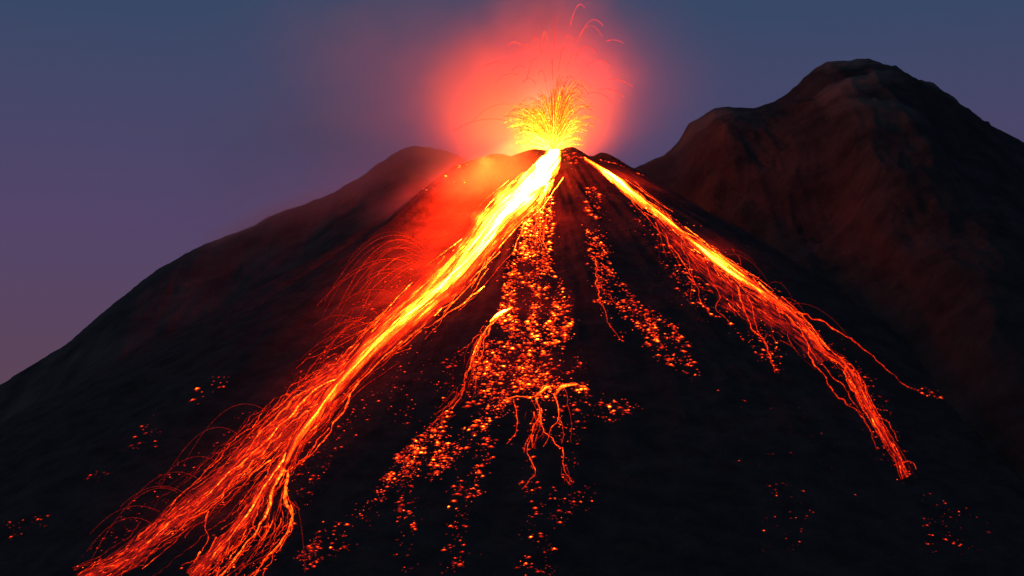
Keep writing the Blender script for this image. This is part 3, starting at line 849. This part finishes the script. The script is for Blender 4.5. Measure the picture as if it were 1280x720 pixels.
# ------------------------------------------------------------------ smoke
def volume_mat(name, dens, color, centre, size, noise_scale, warp=0.7, aniso=0.0):
    """Scattering smoke that thins out from its middle; density in the smoke's own space."""
    m, N, L = new_mat(name)
    o = N('ShaderNodeOutputMaterial'); v = N('ShaderNodeVolumePrincipled')
    v.inputs['Color'].default_value = (*color, 1)
    v.inputs['Anisotropy'].default_value = aniso
    tc = N('ShaderNodeTexCoord')
    wn = N('ShaderNodeTexNoise'); wn.inputs['Scale'].default_value = 1.3; wn.inputs['Detail'].default_value = 4
    L(tc.outputs['Object'], wn.inputs['Vector'])
    ws = N('ShaderNodeVectorMath'); ws.operation = 'SUBTRACT'; ws.inputs[1].default_value = (.5, .5, .5)
    L(wn.outputs['Color'], ws.inputs[0])
    wm = N('ShaderNodeVectorMath'); wm.operation = 'MULTIPLY_ADD'; wm.inputs[1].default_value = (warp, warp, warp)
    L(ws.outputs[0], wm.inputs[0]); L(tc.outputs['Object'], wm.inputs[2])
    ln = N('ShaderNodeVectorMath'); ln.operation = 'LENGTH'
    L(wm.outputs[0], ln.inputs[0])
    mr = N('ShaderNodeMapRange'); mr.interpolation_type = 'SMOOTHERSTEP'
    mr.inputs['From Min'].default_value = 0.0; mr.inputs['From Max'].default_value = 0.92
    mr.inputs['To Min'].default_value = 1.0; mr.inputs['To Max'].default_value = 0.0
    L(ln.outputs['Value'], mr.inputs['Value'])
    nz = N('ShaderNodeTexNoise'); nz.inputs['Scale'].default_value = noise_scale; nz.inputs['Detail'].default_value = 3
    L(tc.outputs['Object'], nz.inputs['Vector'])
    nr = N('ShaderNodeMapRange'); nr.inputs['From Min'].default_value = 0.3; nr.inputs['From Max'].default_value = 0.7
    nr.inputs['To Min'].default_value = 0.2; nr.inputs['To Max'].default_value = 1.7
    L(nz.outputs['Fac'], nr.inputs['Value'])
    pw = N('ShaderNodeMath'); pw.operation = 'POWER'; pw.inputs[1].default_value = 2.0; L(mr.outputs[0], pw.inputs[0])
    a = N('ShaderNodeMath'); a.operation = 'MULTIPLY'; L(pw.outputs[0], a.inputs[0]); L(nr.outputs[0], a.inputs[1])
    b = N('ShaderNodeMath'); b.operation = 'MULTIPLY'; L(a.outputs[0], b.inputs[0]); b.inputs[1].default_value = dens
    L(b.outputs[0], v.inputs['Density'])
    L(v.outputs[0], o.inputs['Volume'])
    return m

def ball(nu=24, nv=16):
    V = []; 
    for i in range(nv + 1):
        for j in range(nu):
            th = math.pi * i / nv; ph = 2 * math.pi * j / nu
            V.append((math.sin(th) * math.cos(ph), math.sin(th) * math.sin(ph), math.cos(th)))
    F = []
    for i in range(nv):
        for j in range(nu):
            F.append((i * nu + j, (i + 1) * nu + j, (i + 1) * nu + (j + 1) % nu, i * nu + (j + 1) % nu))
    return np.array(V), F
BV, BF = ball()
def smoke(name, px, Y, size, dens, rot=0.0, color=(.85, .82, .82), ns=2.6, warp=0.8, **k):
    m = volume_mat(name, dens, color, None, None, ns, warp)
    o = link(name, mesh_data(name, BV, BF, m), kind='stuff', **k)
    o.location = at_depth([px], Y)[0]; o.scale = size; o.rotation_euler = (0, rot, 0)
    return o
smoke('smoke_plume', (664, 100), 95, (150, 90, 200), 0.020, R(25), label='red-lit gas plume rising around the lava fountain', cat='gas plume')
smoke('fountain_gas', (680, 148), 52, (56, 36, 84), 0.034, R(-8), label='dense glowing gas right above the vent', cat='gas')
smoke('river_fume', (560, 262), -62, (130, 60, 85), 0.014, R(-40), label='red fume hanging over the upper left lava river', cat='fume', warp=0.5)
smoke('smoke_drift', (545, 135), 140, (400, 165, 250), 0.0046, R(-10), label='thin mauve smoke spreading left of the vent', cat='smoke')
smoke('ridge_mist', (325, 285), 190, (150, 60, 34), 0.022, R(-28), label='pale mist lying along the left ridge', cat='mist')
